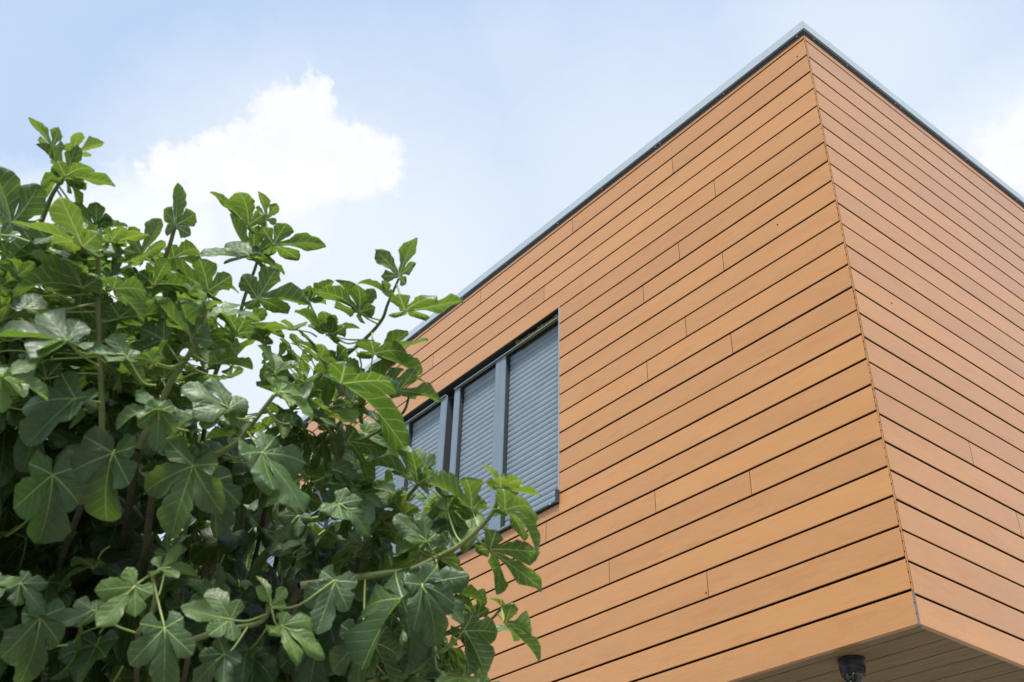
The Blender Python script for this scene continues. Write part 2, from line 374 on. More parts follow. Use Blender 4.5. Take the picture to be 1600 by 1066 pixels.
# window band: four units of two roller shutters
def xin(x, d): return x - (2.417 - x) / 4.04 * d     # same line of sight, d metres further in
wb = MB()
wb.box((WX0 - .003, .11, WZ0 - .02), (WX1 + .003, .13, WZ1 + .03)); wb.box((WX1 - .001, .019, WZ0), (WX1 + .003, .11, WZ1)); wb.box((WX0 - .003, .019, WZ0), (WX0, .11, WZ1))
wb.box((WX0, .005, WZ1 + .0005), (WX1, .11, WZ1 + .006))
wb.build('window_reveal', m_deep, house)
FY = .018; SY = .062                                  # front of the rails, front of the shutters
units = [(-3.665, WX1 - .004, -3.124, -3.006, False), (-4.97, -3.775, -4.455, -4.33, True), (-6.28, -5.08, -5.76, -5.64, True), (-7.58, -6.39, -7.07, -6.95, True)]
ZS = H - 2.262; ZH = H - .838
for u, (xa, xb, ma, mb_, rr_) in enumerate(units):
    fr = MB()
    def rail(x0, x1, mid=False):
        fr.box((x0, FY, ZS - .0), (x1, FY + .011, ZH + .012))
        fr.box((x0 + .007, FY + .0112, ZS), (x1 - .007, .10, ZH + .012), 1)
        if mid:   # two guide rails side by side, a fine joint between them
            pass
    rl = .066
    rail(xa, xa + rl)
    xm = (ma + mb_) / 2
    rail(ma, xm - .0012); rail(xm + .0012, mb_)
    if rr_: rail(xb - .078, xb)
    else: fr.box((xb - .004, FY + .012, ZS), (xb, .10, ZH + .012))
    fr.box((xa, FY - .002, ZS - .040), (xb, .10, ZS - .0005))        # bottom member
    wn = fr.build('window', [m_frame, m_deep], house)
    wn['label'] = 'grey window unit nearest the corner' if u == 0 else None or 'grey window unit farther along the band'
    for s0, s1 in ((xa + rl + .0015, ma - .0015), (mb_ + .0015, (xb - .0795) if rr_ else xb - .0055)):
        sh = MB(); zz = ZH + .02; sp = .0445
        prof = []; n = 0
        while zz - sp > ZS + .001:
            zb_, zt_ = zz - sp, zz
            for q in range(7):
                f = q / 6
                o = SY + .010 - .0072 * math.sin(math.pi * (.10 + .82 * f)) ** .6
                prof.append((o, zt_ - .0024 - (sp - .0024) * f))
            prof.append((SY + .016, zb_ + .0002)); prof.append((SY + .016, zb_ - .0023))
            zz -= sp
        zlast = ZS + .001
        prof += [(SY - .004, zz - .002), (SY - .004, zlast), (SY + .03, zlast)]
        prof = [(SY + .03, ZH + .02)] + prof
        i0 = len(sh.v); npf = len(prof)
        for X in (s0, s1):
            for o, z_ in prof: sh.v.append((X, o, z_))
        for k in range(npf - 1):
            sh.f.append((i0+k, i0+k+1, i0+npf+k+1, i0+npf+k)); sh.m.append(0); sh.c.append(.5)
        sh.build('roller_shutter', m_shut, wn)
    lip = MB(); lip.box((xa + .004, FY - .013, ZH + .013), (xb - (.002 if rr_ else .006), FY + .012, ZH + .021)); lip.build('head_rail', m_lip, wn)
# insulation seen in the open slot over the first unit
ins = MB(); x = WX1 - .52
while x < WX1 - .03:
    dx = rng.uniform(.018, .05); ins.box((x, .013 + rng.uniform(-.004, .004), ZH + .0225), (x + dx - .0005, .10, WZ1 - .020 - rng.uniform(0, .022))); x += dx
ins.build('insulation', m_ins, house)
sl = MB()
sl.prism([(-.022, WZ0 + .0), (-.022, WZ0 + .011), (.0, WZ0 + .016), (.105, WZ0 + .0185), (.105, WZ0)], WX0 + .001, WX1 - .002, mapf=lambda X, o, z: (X, o, z))
sl.box((WX1 - .010, -.0245, WZ0 - .003), (WX1 + .0075, -.0005, WZ0 + .088))
slo = sl.build('window_sill', m_black, house)
for x in (-2.41, -3.29, -4.2): 
    s = MB(); s.box((x - .005, -.026, WZ0 + .001), (x + .005, -.0225, WZ0 + .009)); s.build('screw', m_screw, slo)
ef = MB(); ef.box((WX1 - .0035, -.007, WZ0 + .09), (WX1 + .0035, .017, WZ1 + .004)); ef.build('edge_flashing', m_edge, house)

# ---------------------------------------------------------------- security camera under the overhang
m_cam = mat('camera_housing', (.006, .007, .007), .32, spec=.35)
m_lens = mat('camera_glass', (.004, .006, .005), .03, spec=.9)
m_led = mat('camera_reflector', (.35, .38, .36), .2, .6)
def lathe(prof, n=40):
    mb = MB()
    for k in range(n):
        for r_, z_ in prof: a = 2*math.pi*k/n; mb.v.append((r_*math.cos(a), r_*math.sin(a), z_))
    m_ = len(prof)
    for k in range(n):
        j = (k+1) % n
        for q in range(m_-1):
            mb.f.append((k*m_+q, j*m_+q, j*m_+q+1, k*m_+q+1)); mb.m.append(0); mb.c.append(.5)
    return mb
sc_ = empty('security_camera', (-.478, .170, ZBOT + .004))
tag(sc_, 'small black dome camera fixed to the boards under the overhang', 'security camera')
lathe([(.0, 0), (.061, 0), (.0625, -.004), (.0625, -.010), (.060, -.0064), (.059, -.045), (.055, -.066), (.051, -.078), (.0, -.078)]).build('housing', m_cam, sc_, True)
# tilting ball: a sphere with a flat window facing the lane
ball = MB(); n1, n2 = 22, 32
for i in range(n1+1):
    th = math.pi*i/n1
    for j in range(n2):
        a = 2*math.pi*j/n2; ball.v.append((.049*math.sin(th)*math.cos(a), .049*math.sin(th)*math.sin(a), -.072 + .049*math.cos(th)))
for i in range(n1):
    for j in range(n2):
        k = (j+1) % n2; ball.f.append((i*n2+j, i*n2+k, (i+1)*n2+k, (i+1)*n2+j)); ball.m.append(0); ball.c.append(.5)
bo = ball.build('camera_ball', m_lens, sc_, True)
dcam = (Vector(CAM) - sc_.location).normalized(); dcam = (dcam + Vector((-.35, -.3, -.15))).normalized()
fp = lathe([(.0, .006), (.012, .006), (.0125, .004), (.017, .004), (.018, .006), (.030, .005), (.033, 0.0)], 28).build('lens_window', m_cam, sc_, True)
fp.location = Vector((0, 0, -.072)) + dcam * .0395; fp.rotation_euler = dcam.to_track_quat('Z', 'Y').to_euler()
for a in (.4, 2.3, 4.6):
    ld = lathe([(.0, .003), (.003, .003), (.004, 0)], 12).build('infrared_led', m_led, sc_, True)
    q = dcam.to_track_quat('Z', 'Y'); ld.location = fp.location + q @ Vector((.0235*math.cos(a), .0235*math.sin(a), .0052)); ld.rotation_euler = q.to_euler()
# fine collar ring
cr = lathe([(.0515, -.0782), (.0545, -.074), (.0562, -.0662), (.0555, -.062)], 36).build('collar', m_cam, sc_, True)

# ---------------------------------------------------------------- fig tree
nr = np.random.RandomState(7)
m_leaf = bpy.data.materials.new('fig_leaf'); m_leaf.use_nodes = True
def build_leaf_mat():
    t = m_leaf.node_tree; l = t.links; b = t.nodes['Principled BSDF']; out = t.nodes['Material Output']
    def M(op, a, b_=None, c=None):
        n = nd(t, 'ShaderNodeMath', operation=op)
        for k, v in enumerate((a, b_, c)):
            if v is None: continue
            if isinstance(v, (int, float)): n.inputs[k].default_value = v
            else: l.new(v, n.inputs[k])
        return n.outputs[0]
    uv = nd(t, 'ShaderNodeUVMap', uv_map='lobe'); sp = nd(t, 'ShaderNodeSeparateXYZ'); l.new(uv.outputs[0], sp.inputs[0])
    T = M('ABSOLUTE', sp.outputs[0]); Sx = sp.outputs[1]
    wmain = M('MULTIPLY_ADD', Sx, -.0085, .0125)
    main = nd(t, 'ShaderNodeMapRange', interpolation_type='SMOOTHSTEP'); l.new(M('DIVIDE', T, wmain), main.inputs['Value'])
    main.inputs['From Min'].default_value = 1.35; main.inputs['From Max'].default_value = .55
    # side veins: curve forward from each lobe's main vein
    ph = M('SUBTRACT', M('MULTIPLY', Sx, 7.0), M('MULTIPLY', M('POWER', T, .8), 5.2))
    fr = M('ABSOLUTE', M('SUBTRACT', M('FRACT', ph), .5))
    lat = nd(t, 'ShaderNodeMapRange', interpolation_type='SMOOTHSTEP'); l.new(fr, lat.inputs['Value'])
    lat.inputs['From Min'].default_value = .425; lat.inputs['From Max'].default_value = .478
    latf = M('MULTIPLY', lat.outputs[0], .62)
    vor = nd(t, 'ShaderNodeTexVoronoi', feature='DISTANCE_TO_EDGE', i_Scale=26.0); l.new(uv.outputs[0], vor.inputs['Vector'])
    net = nd(t, 'ShaderNodeMapRange'); l.new(vor.outputs['Distance'], net.inputs['Value']); net.inputs['From Min'].default_value = .06; net.inputs['From Max'].default_value = 0.0
    vein = M('MAXIMUM', M('MAXIMUM', main.outputs[0], latf), M('MULTIPLY', net.outputs[0], .16))
    geo = nd(t, 'ShaderNodeNewGeometry'); tint = nd(t, 'ShaderNodeAttribute', attribute_name='leaf_tint')
    sc = nd(t, 'ShaderNodeSeparateXYZ'); l.new(tint.outputs['Vector'], sc.inputs[0])      # x: youth, y: brightness
    nz = nd(t, 'ShaderNodeTexNoise', i_Scale=14.0, i_Detail=4.0); tc = nd(t, 'ShaderNodeTexCoord'); l.new(tc.outputs['Object'], nz.inputs['Vector'])
    topc = mixc(t, (.031, .069, .022), (.105, .19, .022), sc.outputs[0])
    undc = mixc(t, (.040, .088, .020), (.11, .185, .026), sc.outputs[0])
    veint = M('MAXIMUM', main.outputs[0], M('MULTIPLY', latf, .30))
    top = mixc(t, topc, (.22, .33, .085), M('MULTIPLY', veint, .75))
    und = mixc(t, undc, (.30, .40, .17), M('MULTIPLY', vein, .95))
    col = mixc(t, top, und, geo.outputs['Backfacing'])
    sn = nd(t, 'ShaderNodeTexNoise', i_Scale=38.0, i_Detail=3.0); l.new(tc.outputs['Object'], sn.inputs['Vector'])
    sm = nd(t, 'ShaderNodeMapRange'); l.new(sn.outputs['Fac'], sm.inputs['Value']); sm.inputs['From Min'].default_value = .735; sm.inputs['From Max'].default_value = .78
    col = mixc(t, col, (.16, .12, .045), sm.outputs[0])
    vr = nd(t, 'ShaderNodeMapRange'); l.new(nz.outputs['Fac'], vr.inputs['Value']); vr.inputs['From Min'].default_value=.3; vr.inputs['From Max'].default_value=.7
    vr.inputs['To Min'].default_value = .84; vr.inputs['To Max'].default_value = 1.14
    hs = nd(t, 'ShaderNodeHueSaturation'); l.new(col, hs.inputs['Color']); l.new(M('MULTIPLY', vr.outputs[0], sc.outputs[1]), hs.inputs['Value'])
    l.new(hs.outputs[0], b.inputs['Base Color'])
    rg = nd(t, 'ShaderNodeMapRange'); l.new(geo.outputs['Backfacing'], rg.inputs['Value']); rg.inputs['To Min'].default_value = .43; rg.inputs['To Max'].default_value = .62
    l.new(rg.outputs[0], b.inputs['Roughness']); b.inputs['Specular IOR Level'].default_value = .6
    hgt = M('ADD', M('MULTIPLY', vein, -1.0), M('MULTIPLY', M('ABSOLUTE', M('SUBTRACT', M('FRACT', ph), .5)), -.35))
    bp = nd(t, 'ShaderNodeBump'); bp.inputs['Strength'].default_value = .4; bp.inputs['Distance'].default_value = .004
    l.new(hgt, bp.inputs['Height']); l.new(bp.outputs[0], b.inputs['Normal'])
    tr = nd(t, 'ShaderNodeBsdfTranslucent')
    tcol = mixc(t, (.115, .22, .014), (.28, .38, .025), sc.outputs[0])
    tcol = mixc(t, tcol, (.36, .46, .16), M('MULTIPLY', vein, .85))
    l.new(tcol, tr.inputs['Color'])
    ms = nd(t, 'ShaderNodeMixShader'); ms.inputs[0].default_value = .34
    l.new(b.outputs[0], ms.inputs[1]); l.new(tr.outputs[0], ms.inputs[2]); l.new(ms.outputs[0], out.inputs['Surface'])
build_leaf_mat()
m_pet = noisy(mat('green_shoot', rough=.5), 30, (.16,.22,.05), (.24,.30,.08), .1)
m_shoot = noisy(mat('young_bark', rough=.65), 25, (.085,.105,.035), (.16,.185,.06), .3)
m_bark = noisy(mat('fig_bark', rough=.85), 30, (.040,.038,.022), (.085,.075,.042), .6, .006)
m_fig = noisy(mat('unripe_fig', rough=.45), 20, (.05,.11,.03), (.09,.17,.045), .1)

class Geo:
    def __init__(s): s.V = []; s.F = []; s.UV = []; s.T = []; s.MI = []; s.n = 0
    def add(s, V, F, UV, tint, mi):
        s.V.append(V); s.F.append(F + s.n); s.UV.append(UV); s.T.append(np.tile(tint, (len(F), 1))); s.MI.append(np.full(len(F), mi)); s.n += len(V)
    def build(s, name, mats, parent, loc):
        V = np.concatenate(s.V) - np.array(loc); F = np.concatenate(s.F); UV = np.concatenate(s.UV); T = np.concatenate(s.T); MI = np.concatenate(s.MI)
        me = bpy.data.meshes.new(name); me.vertices.add(len(V)); me.vertices.foreach_set('co', V.ravel())
        me.loops.add(len(F)*4); me.loops.foreach_set('vertex_index', F.ravel().astype(np.int32))
        me.polygons.add(len(F)); me.polygons.foreach_set('loop_start', np.arange(0, len(F)*4, 4, dtype=np.int32))
        me.update(calc_edges=True)
        for m in mats: me.materials.append(m)
        me.polygons.foreach_set('material_index', MI.astype(np.int32)); me.polygons.foreach_set('use_smooth', np.ones(len(F), bool))
        uvl = me.uv_layers.new(name='lobe'); uvl.data.foreach_set('uv', UV.reshape(-1, 2).ravel())
        a = me.attributes.new('leaf_tint', 'FLOAT_VECTOR', 'FACE'); a.data.foreach_set('vector', T.ravel())
        me.update(); me.validate()
        o = bpy.data.objects.new(name, me); o.location = loc
        return link(o, parent)

def tube(path, radii, n=7):
    path = [np.array(p, float) for p in path]; V = []; F = []
    ref = np.array([.3, .2, .93]); 
    for i, p in enumerate(path):
        d = path[min(i+1, len(path)-1)] - path[max(i-1, 0)]; d /= np.linalg.norm(d) + 1e-9
        a = np.cross(d, ref); a /= np.linalg.norm(a) + 1e-9; b_ = np.cross(d, a)
        for k in range(n):
            th = 2*math.pi*k/n; V.append(p + radii[i]*(math.cos(th)*a + math.sin(th)*b_))
    for i in range(len(path)-1):
        for k in range(n):
            j = (k+1) % n; F.append((i*n+k, i*n+j, (i+1)*n+j, (i+1)*n+k))
    return np.array(V), np.array(F)
def smooth_path(pts, sub=6):
    P_ = [np.array(p, float) for p in pts]
    P_ = [2*P_[0]-P_[1]] + P_ + [2*P_[-1]-P_[-2]]; out = []
    for i in range(1, len(P_)-2):
        for k in range(sub):
            u = k/sub; a, b_, c, d = P_[i-1:i+3]
            out.append(.5*((2*b_)+(-a+c)*u+(2*a-5*b_+4*c-d)*u*u+(-a+3*b_-3*c+d)*u**3))
    out.append(P_[-2]); return out

def make_ss(a, b): return np.concatenate([np.linspace(0, .62, a)[:-1], .62 + .38*np.sin(np.linspace(0, math.pi/2, b))])
SSL, SSH = make_ss(8, 8), make_ss(15, 15)
TT = np.array([-1, -.7, -.35, 0, .35, .7, 1.])
def leaf_shape(deep, rs, SS):
    """lobed blade, base of the blade at the origin, midrib along +y, unit length. deep 0..1"""
    neck = .34 - .27*deep; wmax = .40 - .16*deep
    lob = [(0, 1.0, 1.0), (50 + rs.uniform(-6, 6), rs.uniform(.58, .88), rs.uniform(.7, .95)), (-50 + rs.uniform(-9, 9), rs.uniform(.58, .88), rs.uniform(.7, .95)),
           (108 + rs.uniform(-10, 10), rs.uniform(.34, .55), .66), (-108 + rs.uniform(-10, 10), rs.uniform(.34, .55), .66)]
    order = sorted(range(5), key=lambda i: lob[i][0])
    ang = [lob[i][0] for i in order]
    bounds = [ang[0] - 42] + [(ang[i]+ang[i+1])/2 for i in range(4)] + [ang[4] + 42]
    out = []; tp = rs.uniform(.5, .8) + (.15 if deep > .8 else -.06)
    for q, i in enumerate(order):
        a, Ln, ws = lob[i]
        lo = math.tan(math.radians(min(80, a - bounds[q]))); hi = math.tan(math.radians(min(80, bounds[q+1] - a)))
        s = SS
        sm = np.clip((s - .22)/(.62-.22), 0, 1); sm = sm*sm*(3-2*sm)
        prof = neck + (wmax - neck)*sm
        tip = np.where(s > .62, np.clip(1 - ((s-.62)/.38)**2, 0, 1)**tp, 1)
        tooth = (1 - .045*np.abs(np.sin(s*30 + q))) if len(s) > 20 else 1.0
        ph1, ph2 = rs.uniform(0, 6.28, 2)
        W1 = ws*prof*tip*tooth*(1 + .12*np.sin(s*10+ph1) + .06*np.sin(s*31+ph2)); W2 = ws*prof*tip*tooth*(1 + .12*np.sin(s*9+ph2) + .06*np.sin(s*29+ph1))
        if q == 0: lo = 2.2
        if q == 4: hi = 2.2
        y = s*Ln
        h_lo = np.minimum(W1, y*lo); h_hi = np.minimum(W2, y*hi)      # lo side = smaller angle
        X = np.where(TT[None, :] < 0, TT[None, :]*h_hi[:, None], TT[None, :]*h_lo[:, None])  # +t = clockwise side
        Y = np.repeat(y[:, None], 7, 1) + .0*X
        ar = math.radians(a)           # counter-clockwise angle from +y
        gx = X*math.cos(ar) - Y*math.sin(ar); gy = X*math.sin(ar) + Y*math.cos(ar)
        out.append((gx.ravel(), gy.ravel(), X.ravel(), Y.ravel(), q, ar))
    return out
def mkf(nS, nT=7): return np.array([(i*nT+j, (i+1)*nT+j, (i+1)*nT+j+1, i*nT+j+1)[::-1] for i in range(nS-1) for j in range(nT-1)])
FQL, FQH = mkf(len(SSL)), mkf(len(SSH))
LIB = {}
def leaf(geo, base, Mdir, Nrm, size, deep=.6, young=0., bright=1., droop=.5, fold=.15, curl=.25, seed=None, fine=False):
    FQ = FQH if fine else FQL
    rs = np.random.RandomState(seed if seed is not None else nr.randint(1 << 30))
    Md = Mdir/np.linalg.norm(Mdir); Nn = Nrm - (Nrm@Md)*Md; Nn /= np.linalg.norm(Nn); Xd = np.cross(Md, Nn)
    shp = leaf_shape(deep, rs, SSH if fine else SSL)
    rip = rs.uniform(.06, .15); p1, p2, p3 = rs.uniform(0, 6.28, 3); sq = rs.uniform(.72, .94); fold = fold + rs.uniform(0, .22); ec = rs.uniform(-.11, .06)
    for gx, gy, lx, ly, q, ar in shp:
        r = np.hypot(gx, gy)+1e-9; th = np.arctan2(gx, gy)
        lc = rs.uniform(-.6, .28)*curl*2
        z = fold*np.abs(gx)*(1.-.25*r) + rip*r*r*np.sin(3*th+p1) + .05*r*np.sin(5.*th+p2+4*r)*r + lc*ly**2
        z += .32*fold*np.abs(lx)*np.minimum(1, ly*2)          # each lobe folds a little at its own vein
        z += .035*np.sin(11*ly+p3+3*q)*np.abs(lx)*3            # frilled margins
        tn = np.tile(TT, len(gx)//7); z += ec*np.abs(tn)**3*np.clip(ly*1.6, 0, 1)*(1 + .5*np.sin(9*ly + p1 + q))
        x2, y2 = gx, gy
        k = droop + .001
        ang = k*r*np.clip(.55+.45*np.cos(th), .25, 1)
        rad = np.sin(ang)/k/np.clip(.55+.45*np.cos(th), .25, 1); dz = -(1-np.cos(ang))/k
        f = rad/r
        x2 = gx*f; y2 = gy*f; z2 = z*np.cos(ang) + dz; y2 = y2 + z*np.sin(ang)*np.cos(th)*.6
        x2 = x2*sq
        V = base + size*(x2[:, None]*Xd + y2[:, None]*Md + z2[:, None]*Nn)
        UV = np.stack([lx[FQ], ly[FQ]], -1)
        geo.add(V, FQ.copy(), UV, np.array([young, bright, 0.]), 0)
def stem(geo, path, r0, r1, mi=1, n=6):
    pp = smooth_path(path, 4); V, F = tube(pp, np.linspace(r0, r1, len(pp)), n)
    geo.add(V, F, np.zeros((len(F), 4, 2)), np.array([0, 1., 0]), mi)

TB = np.array(at(215, 1066, 3.15)); TB[2] = 0.0     # foot of the trunk
tree = empty('fig_tree', tuple(TB))
tag(tree, 'leafy green fig tree with lobed leaves standing in front of the orange house', 'tree')
crown = Geo(); 
ZUP = np.array([0, 0, 1.])
# shoots: [pixels], distance at foot, distance at tip, thickness
SH = [([(470,915),(590,898),(640,891),(690,868),(722,849),(765,808),(785,765)], 2.4, 2.27, .0085, .004),
      ([(455,640),(501,597),(533,562),(569,531),(596,501),(606,475),(623,436)], 2.8, 2.6, .0065, .003),
      ([(330,600),(352,546),(370,510),(381,468),(400,415),(408,380),(415,345)], 3.0, 2.8, .0065, .0028),
      ([(215,700),(247,640),(269,593),(294,557),(314,521),(322,480)], 2.4, 2.3, .0085, .0045),
      ([(240,760),(306,728),(350,704),(372,690),(396,660),(428,618)], 2.35, 2.3, .0085, .0045),
      ([(160,700),(158,600),(155,531),(153,459),(154,393)], 2.4, 2.35, .007, .0045),
      ([(0,560),(22,470),(45,398),(71,330),(82,304),(97,280)], 2.7, 2.6, .0085, .004),
      ([(170,520),(205,465),(244,426),(261,395),(273,356)], 2.6, 2.5, .007, .0045),
      ([(300,1000),(345,985),(375,980),(407,972),(424,950)], 2.3, 2.2, .006, .004),
      ([(430,720),(496,686),(546,649),(568,630)], 2.6, 2.5, .006, .0035),
      ([(560,870),(600,822),(627,788),(652,758),(664,735)], 2.55, 2.45, .006, .004),
      ([(540,1085),(580,1065),(620,1054),(652,1046),(680,1020)], 2.5, 2.45, .006, .004),
      ([(640,1010),(700,990),(745,980),(768,967),(784,950)], 2.6, 2.5, .005, .003),
      ([(215,990),(236,960),(243,925),(237,897)], 2.3, 2.2, .0055, .004),
      ([(560,990),(640,945),(700,943),(740,920)], 2.7, 2.65, .005, .003),
      ([(620,1120),(690,1080),(735,1020),(770,1000)], 2.75, 2.7, .006, .003),
      ([(500,700),(560,690),(625,650),(640,618)], 2.75, 2.6, .005, .003)]
shoot_pts = []; feet = []
for px, d0, d1, r0, r1 in SH:
    n = len(px); pts = [at(x, y, d0 + (d1-d0)*i/(n-1)) for i, (x, y) in enumerate(px)]
    pp = smooth_path(pts, 5); shoot_pts += pp; feet.append((pp[0], r0))
    V, F = tube(pp, np.linspace(r0, r1, len(pp)), 9)
    mb = MB(); mb.v = [tuple(v) for v in V - TB]; mb.f = [tuple(f) for f in F]; mb.m = [0]*len(F); mb.c = [.5]*len(F)
    mb.build('branch', m_shoot, tree, True)
shoot_arr = np.array(shoot_pts)
# trunk and limbs down to it
mb = MB()
def limb(path, r0, r1, n=12):
    pp = smooth_path(path, 6); rr_ = np.linspace(r0, r1, len(pp)) * (1 + .06*np.sin(np.arange(len(pp))*1.7))
    V, F = tube(pp, rr_, n); i = len(mb.v); mb.v += [tuple(v) for v in V]; mb.f += [tuple(int(a)+i for a in f) for f in F]; mb.m += [0]*len(F); mb.c += [.5]*len(F)
c0 = np.zeros(3)
fork = np.array([.06, -.03, 1.15])
limb([(0,0,-.05), (.03,0,.4), (-.02,.03,.8), fork, fork + (0,0,.12)], .095, .07)
hub = [at(150,1010,3.05)-TB, at(330,1020,3.0)-TB, at(30,960,3.2)-TB, at(500,1000,3.05)-TB, at(240,1130,2.75)-TB]
for h_ in hub: limb([fork - (0,0,.05), fork*.5 + h_*.5 + np.array([0,0,-.18]), h_], .05, .02, 10)
# the bent limb that shows low on the left
limb([at(158,1085,3.0)-TB, at(153,1035,2.95)-TB, at(147,1006,2.95)-TB, at(128,990,2.93)-TB, at(100,992,3.0)-TB], .022, .014, 10)
limb([at(150,1010,2.96)-TB, at(172,985,3.0)-TB, at(200,960,3.1)-TB], .014, .010, 8)
for p_, r_ in feet:
    p = p_ - TB; h_ = min(hub, key=lambda q: np.linalg.norm(q - p))
    e = p_ - CAM; e[2] = 0; e /= np.linalg.norm(e)
    limb([h_, h_*.62 + p*.38 + e*.85 + .05*nr.randn(3), h_*.25 + p*.75 + e*.62 + .04*nr.randn(3), p], .009, r_*1.02, 8)
mb.build('trunk', m_bark, tree, True)

